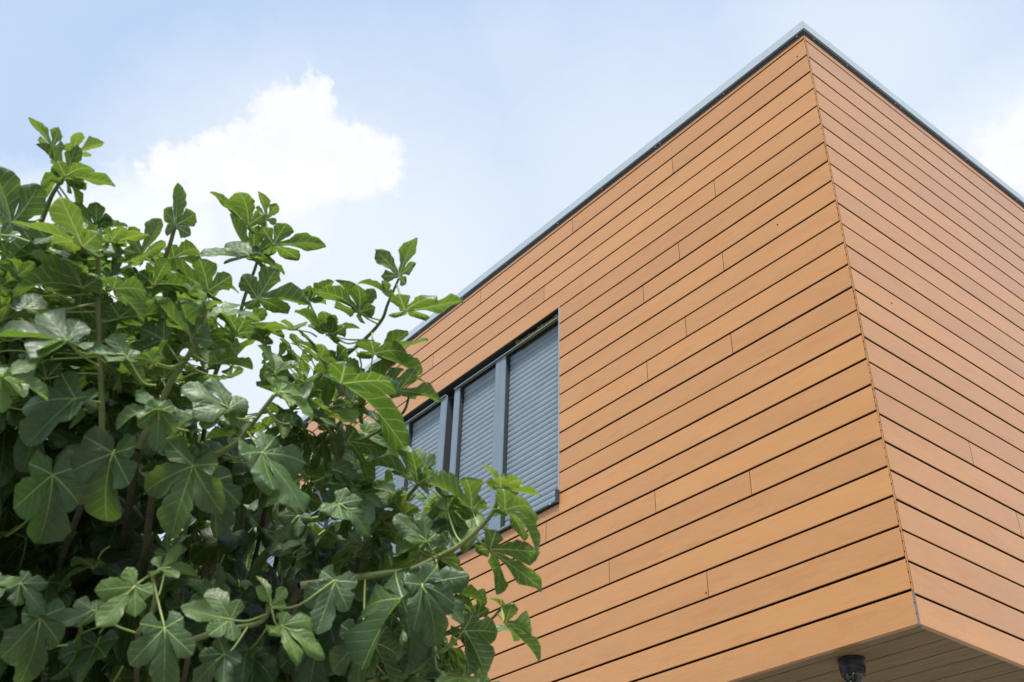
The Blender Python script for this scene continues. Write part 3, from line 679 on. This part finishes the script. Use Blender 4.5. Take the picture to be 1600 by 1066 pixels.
# key leaves: base px, tip px, distance, face ('u' underside / 't' upper side), roll deg, depth slope k, lobing, young, droop, fold
KL = [
 (82,230,60,190,2.6,'u',22,.3,.85,.35,.2,.2),(114,240,154,227,2.6,'u',30,.0,.9,.5,.3,.2),
 (102,276,74,230,2.6,'u',45,.2,.7,.2,.3,.3),(102,276,166,276,2.55,'u',35,.1,.75,.25,.4,.25),(103,277,131,316,2.6,'u',50,.2,.8,.3,.2,.2),(94,271,70,306,2.65,'u',45,.3,.6,.3,.4,.2),
 (18,349,4,275,2.5,'u',10,.2,.45,.05,.1,.5),(129,386,45,338,2.3,'u',48,.1,.6,.45,.3,.2),(150,400,50,368,2.45,'u',25,.3,.3,.0,.3,.2),
 (150,356,116,326,2.55,'u',35,.3,.4,.0,.3,.2),(155,356,190,350,2.55,'u',45,.2,.6,.0,.5,.2),(172,381,219,363,2.4,'u',40,.2,.8,.6,.3,.2),
 (222,399,246,352,2.55,'u',30,.2,.7,.25,.3,.3),(274,352,279,297,2.45,'u',5,.15,.7,.15,.1,.5),(388,352,342,308,2.7,'u',38,.1,.75,.15,.4,.4),
 (415,342,414,308,2.8,'u',15,.2,.95,.5,.2,.2),(428,383,492,374,2.7,'u',15,.2,.85,.1,.4,.3),(394,400,356,352,2.8,'u',55,.2,.7,.1,.2,.4),
 (398,406,324,394,2.75,'t',62,.1,.7,.1,.5,.3),(398,408,438,414,2.75,'u',50,.2,.6,.1,.7,.2),(272,404,325,410,2.55,'u',35,.2,.6,.1,.6,.3),
 (325,455,268,412,2.5,'u',35,.1,.6,.1,.3,.2),(328,455,361,434,2.55,'t',50,.3,.4,.0,.6,.2),(292,457,232,440,2.45,'u',48,.1,.5,.1,.3,.2),
 (403,467,468,457,2.65,'u',22,.1,.55,.05,.3,.2),(484,473,508,440,2.75,'u',35,.1,.85,.15,.4,.3),(624,431,640,380,2.6,'u',12,.1,.88,.15,.2,.2),
 (633,486,718,480,2.5,'u',45,.1,.7,.05,.3,.1),(603,461,579,434,2.6,'u',60,.1,.6,.15,.1,.3),(561,488,515,437,2.65,'u',30,.1,.8,.05,.5,.3),
 (561,488,545,434,2.66,'u',58,.1,.7,.05,.1,.4),
 (483,472,521,460,2.75,'u',40,.1,.85,.25,.4,.2),(519,523,463,492,2.6,'u',45,.1,.7,.1,.3,.3),(519,523,553,502,2.6,'u',50,.1,.8,.1,.3,.3),
 (584,553,655,578,2.55,'u',40,.1,.65,.05,.4,.1),(584,553,665,546,2.62,'u',62,.1,.85,.3,.2,.1),(623,611,685,612,2.55,'u',30,.1,.9,.2,.2,.1),
 (532,600,656,656,2.4,'u',60,.1,.6,.0,.3,.1),(543,689,600,740,2.45,'u',52,.1,.6,.0,.3,.2),(652,756,597,699,2.4,'u',60,.1,.5,.1,.5,.3),
 (529,788,583,820,2.25,'t',28,-.2,.5,.15,.3,.1),(666,846,622,808,2.3,'t',35,-.1,.3,.2,.5,.2),(662,846,622,862,2.3,'t',40,-.1,.3,.25,.5,.2),(737,796,680,748,2.35,'u',45,.1,.55,.3,.8,.3),
 (735,800,674,786,2.4,'u',50,.2,.4,.05,.4,.2),(783,764,766,722,2.3,'u',25,.1,.9,.9,.3,.2),(782,764,842,774,2.3,'u',62,.1,.75,.8,.3,.2),
 (789,798,861,828,2.25,'u',42,-.1,.5,.35,.5,.2),(786,800,812,760,2.32,'t',60,.1,.5,.6,.5,.2),(765,859,842,918,2.3,'u',42,.0,.8,.1,.3,.2),(764,857,756,836,2.3,'t',55,.1,.3,.1,.4,.3),
 (789,975,844,1024,2.45,'u',45,.0,.9,.4,.2,.2),(745,962,716,918,2.55,'u',45,.1,.7,.15,.3,.3),(745,962,759,936,2.55,'u',45,.1,.8,.25,.3,.3),(660,913,694,995,2.2,'t',22,-.2,.25,.0,.3,.25),
 (662,912,726,960,2.24,'t',30,-.2,.3,.0,.5,.2),
 (690,872,725,905,2.5,'u',38,.1,.6,.1,.3,.2),(724,987,772,1042,2.4,'u',25,.0,.5,.05,.3,.2),(724,990,737,1050,2.42,'u',35,.0,.6,.1,.3,.2),(633,952,670,1042,2.35,'t',42,-.1,.35,-.05,.3,.2),
 (630,935,545,1018,2.25,'t',62,-.1,.2,.0,.6,.2),(615,962,606,1000,2.5,'u',30,.1,.6,.0,.4,.2),(566,1000,548,1090,2.3,'t',30,-.1,.55,-.1,.2,.2),(585,1005,616,1072,2.45,'u',40,.1,.4,.05,.3,.2),
 (523,907,497,985,2.2,'t',5,-.25,.55,.0,.2,.1),(440,978,507,1016,2.15,'t',30,-.2,.7,.6,.3,.2),(423,947,414,896,2.25,'t',30,.1,.9,.55,.1,.4),
 (359,968,288,952,2.15,'t',22,-.2,.65,.3,.3,.1),(334,942,300,900,2.35,'t',25,.0,.6,.05,.2,.1),(334,942,338,884,2.36,'t',45,.0,.6,.05,.2,.2),(257,981,260,1078,2.1,'t',8,-.2,.6,.1,.2,.1),
 (351,1022,302,1062,2.15,'t',15,-.2,.45,-.05,.2,.1),(211,916,155,976,2.1,'t',5,-.2,.72,.55,.2,.1),(250,889,306,883,2.2,'t',35,-.1,.9,.55,.2,.1),
 (264,866,290,828,2.35,'t',30,.1,.7,.05,.2,.1),(31,911,70,958,2.25,'t',20,-.2,.7,.05,.2,.1),(-30,912,26,914,2.2,'t',35,-.1,.4,.35,.3,.1),(150,955,94,972,2.3,'t',40,-.1,.3,.05,.3,.1),
 (62,965,56,1062,2.25,'t',20,-.2,.45,-.1,.3,.1),(134,1037,100,1006,3.0,'u',20,.3,.6,.75,.1,.1),(82,742,76,843,2.2,'t',18,-.2,.1,-.05,.7,.45),
 (177,708,143,806,2.2,'t',20,-.2,.2,-.05,.6,.45),(118,623,44,684,2.2,'t',36,-.2,.3,.0,.5,.35),(120,623,134,660,2.22,'t',45,-.2,.4,.0,.4,.2),
 (248,641,246,700,2.15,'t',10,-.2,.6,.25,.3,.15),(248,641,185,640,2.16,'t',58,-.2,.5,.15,.4,.15),(1,592,2,642,2.1,'t',15,-.2,.5,.5,.2,.2),(5,590,76,600,2.12,'t',55,-.2,.5,.25,.4,.2),
 (302,728,265,830,2.2,'t',22,-.15,.62,.15,.3,.15),(334,751,342,832,2.3,'t',38,-.1,.4,.0,.5,.4),(357,638,292,598,2.2,'t',38,.0,.3,.2,.3,.1),(355,640,268,648,2.22,'t',55,-.1,.4,.3,.3,.1),
 (437,612,490,644,2.2,'t',45,-.1,.7,.5,.4,.1),(437,612,412,588,2.25,'t',50,.1,.5,.4,.3,.2),(409,707,477,790,2.15,'t',45,-.1,.3,.15,.4,.1),(409,707,462,728,2.2,'t',50,-.1,.3,.05,.3,.1),
 (467,806,430,842,2.25,'t',12,-.2,.6,.05,.3,.1),(452,662,460,640,2.35,'t',20,.0,.3,.0,.3,.3),(105,533,6,520,2.2,'t',60,-.1,.2,.0,.4,.2),(104,534,30,560,2.2,'t',66,-.1,.3,.05,.4,.2),
 (38,482,98,488,2.35,'t',60,.0,.1,.0,.4,.2),(0,503,42,482,2.4,'u',50,.1,.2,.3,.3,.1),(-10,430,38,450,2.5,'t',55,.1,.3,.05,.3,.1),(129,450,48,424,2.3,'u',55,.1,.3,.2,.3,.1),
 (129,450,66,402,2.3,'u',55,.1,.3,.2,.3,.1),(150,505,92,478,2.5,'u',25,.2,.3,-.05,.3,.1),(177,452,226,485,2.3,'u',45,.1,.3,.05,.5,.3),(176,452,170,402,2.4,'t',60,.1,.3,.05,.4,.3),
 (187,497,258,488,2.4,'u',40,.2,.3,.0,.3,.1),(198,558,138,540,2.2,'t',45,-.1,.15,.1,.4,.2),(239,565,206,552,2.25,'u',40,.1,.3,.1,.4,.1),(239,565,262,535,2.3,'u',45,.1,.3,.15,.4,.1),
 (299,528,280,473,2.3,'t',42,.1,.3,.15,.5,.3),(296,524,249,476,2.32,'u',58,.1,.3,.1,.3,.2),(339,490,402,481,2.35,'t',66,-.1,.3,.3,.3,.2),(387,507,442,512,2.6,'u',38,.2,.4,-.05,.3,.1),
 (411,538,375,512,2.6,'u',45,.1,.5,.15,.3,.1),(340,568,392,572,2.35,'u',55,.1,.3,.1,.3,.1),(430,582,408,541,2.4,'t',50,.1,.4,.2,.5,.3),(432,584,462,560,2.4,'t',60,.1,.4,.1,.5,.2),
 (322,480,316,452,2.3,'t',60,.1,.2,.7,.2,.4),(320,490,336,466,2.3,'t',50,.1,.3,.7,.3,.4),(154,393,165,366,2.35,'t',60,.1,.2,.8,.2,.5),(45,420,10,395,2.9,'u',20,.3,.8,.8,.2,.1),
 (664,735,652,700,2.4,'t',60,.1,.2,.6,.2,.5),(568,630,560,660,2.5,'t',50,.1,.3,.5,.3,.2),(595,596,622,548,2.6,'u',40,.1,.5,.5,.4,.3),(610,600,655,572,2.6,'t',40,.1,.8,.7,.4,.2),
 (560,586,545,556,2.65,'u',60,.1,.3,.2,.4,.2),(700,800,705,768,2.35,'t',55,.1,.3,.4,.4,.3),(676,745,720,775,2.42,'t',50,.1,.5,.4,.5,.2),
 (478,690,450,735,2.45,'t',40,-.1,.5,.1,.3,.1),(505,690,480,726,2.5,'t',40,-.1,.5,.1,.3,.1),(520,735,560,745,2.4,'t',45,-.1,.5,.1,.3,.1),(590,760,570,780,2.5,'u',45,-.1,.4,.1,.4,.1),
 (784,950,775,930,2.5,'u',50,.1,.4,.9,.3,.3),(760,1000,790,970,2.7,'t',55,.1,.4,.4,.5,.3),(650,1046,645,1005,2.5,'u',30,.2,.5,.6,.4,.2),(700,1010,722,1052,2.7,'u',40,.2,.8,.3,.4,.2),
 (600,900,648,930,2.7,'u',40,.2,.7,.1,.4,.2),(610,850,590,885,2.6,'t',60,-.1,.3,.1,.4,.2),(760,1120,735,1045,2.6,'u',30,.1,.5,.05,.2,.2),
]
def frame(bx, by, tx, ty, d, face, roll, k):
    base = at(bx, by, d); v = ray(bx, by)
    rgt = np.cross(v, ZUP); rgt /= np.linalg.norm(rgt); up = np.cross(rgt, v)
    # screen direction in the plane across the line of sight
    e = at(tx, ty, d) - base; e -= (e@v)*v; Lp = np.linalg.norm(e); e /= Lp
    Md = e + k*v; Md /= np.linalg.norm(Md)
    N0 = -v if face == 't' else v
    N0 = N0 - (N0@Md)*Md; N0 /= np.linalg.norm(N0)
    sgn = 1
    c = np.cross(Md, N0)
    # roll so that the upper side turns towards the sky
    a = math.radians(roll)
    N1 = math.cos(a)*N0 + math.sin(a)*c; N2 = math.cos(a)*N0 - math.sin(a)*c
    Nn = N1 if N1[2] > N2[2] else N2
    return base, Md, Nn, Lp*math.sqrt(1+k*k)
bases = []
for i, (bx, by, tx, ty, d, face, roll, k, deep, yo, dr, fo) in enumerate(KL):
    if face == 'u': roll = min(74, roll + 14); fo += .22
    elif roll > 25: fo += .12; roll = min(76, roll + 6)
    deep = min(.95, deep + .12)
    if by < 620 and math.hypot(tx-bx, ty-by) < 90: yo = max(yo, 0) + .12*((i*37) % 10)/10.
    base, Md, Nn, Lr = frame(bx, by, tx, ty, d, face, roll, k)
    dr_ = dr*.8; Lr *= (1.04 + .10*dr)*(1.14 if by < 480 else 1.0)
    leaf(crown, base, Md, Nn, Lr, deep, max(0, yo), 1.0 + min(0, yo)*2 + .12*nr.rand(), dr_, fo, .42, seed=100+i, fine=True)
    j = np.argmin(np.linalg.norm(shoot_arr - base, axis=1)); q = shoot_arr[j]; dist = np.linalg.norm(q - base)
    if dist > .17: q = base - Md*.05 + np.array([0,0,-.05]) + FW*.05; dist = .09
    if dist > .012:
        mid = (q + base)/2 + np.array([0, 0, -.10*dist])*1.0 + .06*dist*nr.randn(3)
        stem(crown, [q, mid, base, base + Md*.02*1], .0023, .0017)

# the rest of the crown: leaves at random through its volume
top = [(-260,380),(-60,430),(0,470),(60,470),(120,480),(200,500),(280,540),(330,610),(400,665),(460,725),(500,780),(540,830),(600,880),(650,920),(690,960),(720,1030),(740,1120),(760,1300)]
tx_, ty_ = zip(*top)
def fill(n, d0, d1, mgn, seed, size=(.11, .17), xr=(-240, 740), y1=1230):
    rs = np.random.RandomState(seed); c = 0
    ctr = at(250, 900, 3.2)
    while c < n:
        x = rs.uniform(*xr); yt = np.interp(x, tx_, ty_) + mgn
        if yt > y1: continue
        if rs.rand() > (y1 - yt)/(y1 - 430.): continue
        y = yt + (y1 - yt)*rs.rand(); d = rs.uniform(d0, d1)
        if 40 < x < 450 and 740 < y < 900 and d < 2.85: continue
        p = at(x, y, d)
        outw = p - ctr; outw[2] = 0; outw /= np.linalg.norm(outw) + 1e-6
        toc = CAM - p; toc[2] = 0; toc /= np.linalg.norm(toc)
        low = np.clip((y - 480)/300., 0, 1)
        h = toc*.9 + outw*.5 + .6*rs.randn(3)*np.array([1, 1, .2]); h[2] = 0; h /= np.linalg.norm(h)
        droop_ang = math.radians(rs.uniform(-15, 30) + 45*low)
        Md = h*math.cos(droop_ang) - ZUP*math.sin(droop_ang)
        Nn = ZUP*math.cos(droop_ang) + h*math.sin(droop_ang) + .30*rs.randn(3)
        sz = rs.uniform(*size)
        tip = p + Md*sz
        leaf(crown, p, Md, Nn, sz, rs.uniform(.25, .75), max(0, rs.randn()*.12 + .04), rs.uniform(.82, 1.1), rs.uniform(.2, .6), rs.uniform(.05, .25), .25, seed=rs.randint(1 << 30))
        stem(crown, [p - Md*.03 - h*.03 + ZUP*.0 - ZUP*.03, p - Md*.03, p, p + Md*.01], .0022, .0017)
        c += 1
fill(110, 2.5, 2.8, 90, 1)
fill(520, 2.7, 3.3, 40, 2)
fill(520, 3.2, 4.3, 45, 3, (.14, .20))
# loose leaves in the fringe, far enough apart to let the sky and the wall show
PTS = [(30,440),(75,455),(105,430),(140,420),(215,430),(230,470),(200,410),(260,500),(345,520),(310,545),(360,590),(420,520),(445,540),(470,560),(430,650),
       (470,590),(500,560),(455,515),(480,530),(440,600),(475,620),(505,640),(520,620),(540,610),(500,655),(530,700),(560,720),(575,690),(515,590),(550,640),(600,770),(625,830),(560,800),
       (645,820),(590,840),(610,880),(655,870),(560,760),(680,830),(700,790),(630,900),(600,930),(640,980),(580,960),(600,1040),(690,1040),(720,1060),(535,660),(60,400),(185,380),(10,420),(0,450),(300,480),(280,440),(240,405),
       (700,900),(705,925),(690,935),(655,940),(670,1000),(645,1060)]
rs_ = np.random.RandomState(21)
def scatter(n, poly, dmin):
    """n points inside a polygon, no two closer than dmin"""
    out = []; xs = [p[0] for p in poly]; ys = [p[1] for p in poly]; tries = 0
    while len(out) < n and tries < 20000:
        tries += 1; x, y = rs_.uniform(min(xs), max(xs)), rs_.uniform(min(ys), max(ys)); c = False
        for i in range(len(poly)):
            (x1, y1), (x2, y2) = poly[i], poly[i-1]
            if (y1 > y) != (y2 > y) and x < (x2-x1)*(y-y1)/(y2-y1) + x1: c = not c
        if c and all(math.hypot(x-a_, y-b_) > dmin for a_, b_ in out): out.append((x, y))
    return out
PTS += scatter(75, [(-40,370),(60,350),(130,380),(260,410),(300,470),(330,520),(330,600),(-40,600)], 22)
PTS += scatter(22, [(330,520),(440,500),(520,560),(550,610),(575,690),(560,760),(420,760),(330,640),(345,600)], 24)
PTS += scatter(34, [(300,600),(420,620),(560,700),(580,860),(420,880),(300,800)], 24)
PTS += scatter(30, [(-30,470),(300,480),(300,640),(-30,680)], 24)
PTS += scatter(17, [(540,740),(640,750),(740,800),(700,880),(560,900)], 24)
PTS += scatter(34, [(-20,600),(400,640),(600,780),(700,960),(700,1066),(-20,1066)], 45)
for (x, y) in PTS:
    if 60 < x < 440 and 775 < y < 880: continue       # deep shade between the upper and the lower leaves
    if 335 < x < 430 and 545 < y < 640 and rs_.rand() < .6: continue        # the sky shows here
    d = nr.uniform(2.4, 2.95); p = at(x, y, d); a = nr.uniform(0, 6.28); h = np.array([math.cos(a), math.sin(a), 0])
    tc_ = (CAM - p)*np.array([1, 1, 0]); tc_ /= np.linalg.norm(tc_)
    h = h + tc_*(.9 if y > 560 else .25); h /= np.linalg.norm(h)
    dr = math.radians(nr.uniform(-30, 45) + (30 if y > 640 else 0)); Md = h*math.cos(dr) - ZUP*math.sin(dr); Nn = ZUP*math.cos(dr) + h*math.sin(dr) + .42*nr.randn(3)
    sz = nr.uniform(.065, .12) if y < 600 else nr.uniform(.075, .135)
    leaf(crown, p, Md, Nn, sz, nr.uniform(.45, .95), max(0, nr.uniform(-.15, .5)), nr.uniform(.9, 1.15), nr.uniform(.2, .8), nr.uniform(.1, .5), .4, fine=y < 700)
    j = np.argmin(np.linalg.norm(shoot_arr - p, axis=1)); q = shoot_arr[j]
    if np.linalg.norm(q-p) > .2: q = p + (q-p)/np.linalg.norm(q-p)*.09
    stem(crown, [q, (q+p)/2 + .01*nr.randn(3), p, p + Md*.01], .0021, .0016)
crown.build('crown', [m_leaf, m_pet], tree, tuple(TB))
for o in tree.children:
    if o.name.startswith('crown'): o.location = (0, 0, 0)

# small green figs close to the shoots
for x, y, d, r in [(357,664,2.42,.0105),(207,692,2.4,.009),(90,737,2.35,.009),(152,690,2.45,.0075),(165,678,2.46,.0075),(163,622,2.42,.009),(600,830,2.55,.007)]:
    mf = lathe([(.0, .02*r/.01), (.003*r/.01, .018*r/.01), (.006*r/.01, .010*r/.01), (r, -.001), (r*.92, -.006*r/.01), (r*.5, -.0098*r/.01), (.0, -.0105*r/.01)], 16)
    f_ = mf.build('fig', m_fig, tree, True); f_.location = at(x, y, d) - TB; f_.rotation_euler = (nr.uniform(-.6, .6), nr.uniform(-.6, .6), 0)
bed = MB(); n = 28
bed.prism([(math.cos(2*math.pi*k/n)*1.1*(1+.05*math.sin(3*k)) + TB[0], math.sin(2*math.pi*k/n)*1.0 + TB[1]) for k in range(n)], .004, .035, mapf=lambda X, a, b_: (a, b_, X))
tag(bed.build('planting_bed', m_soil), kind='structure')
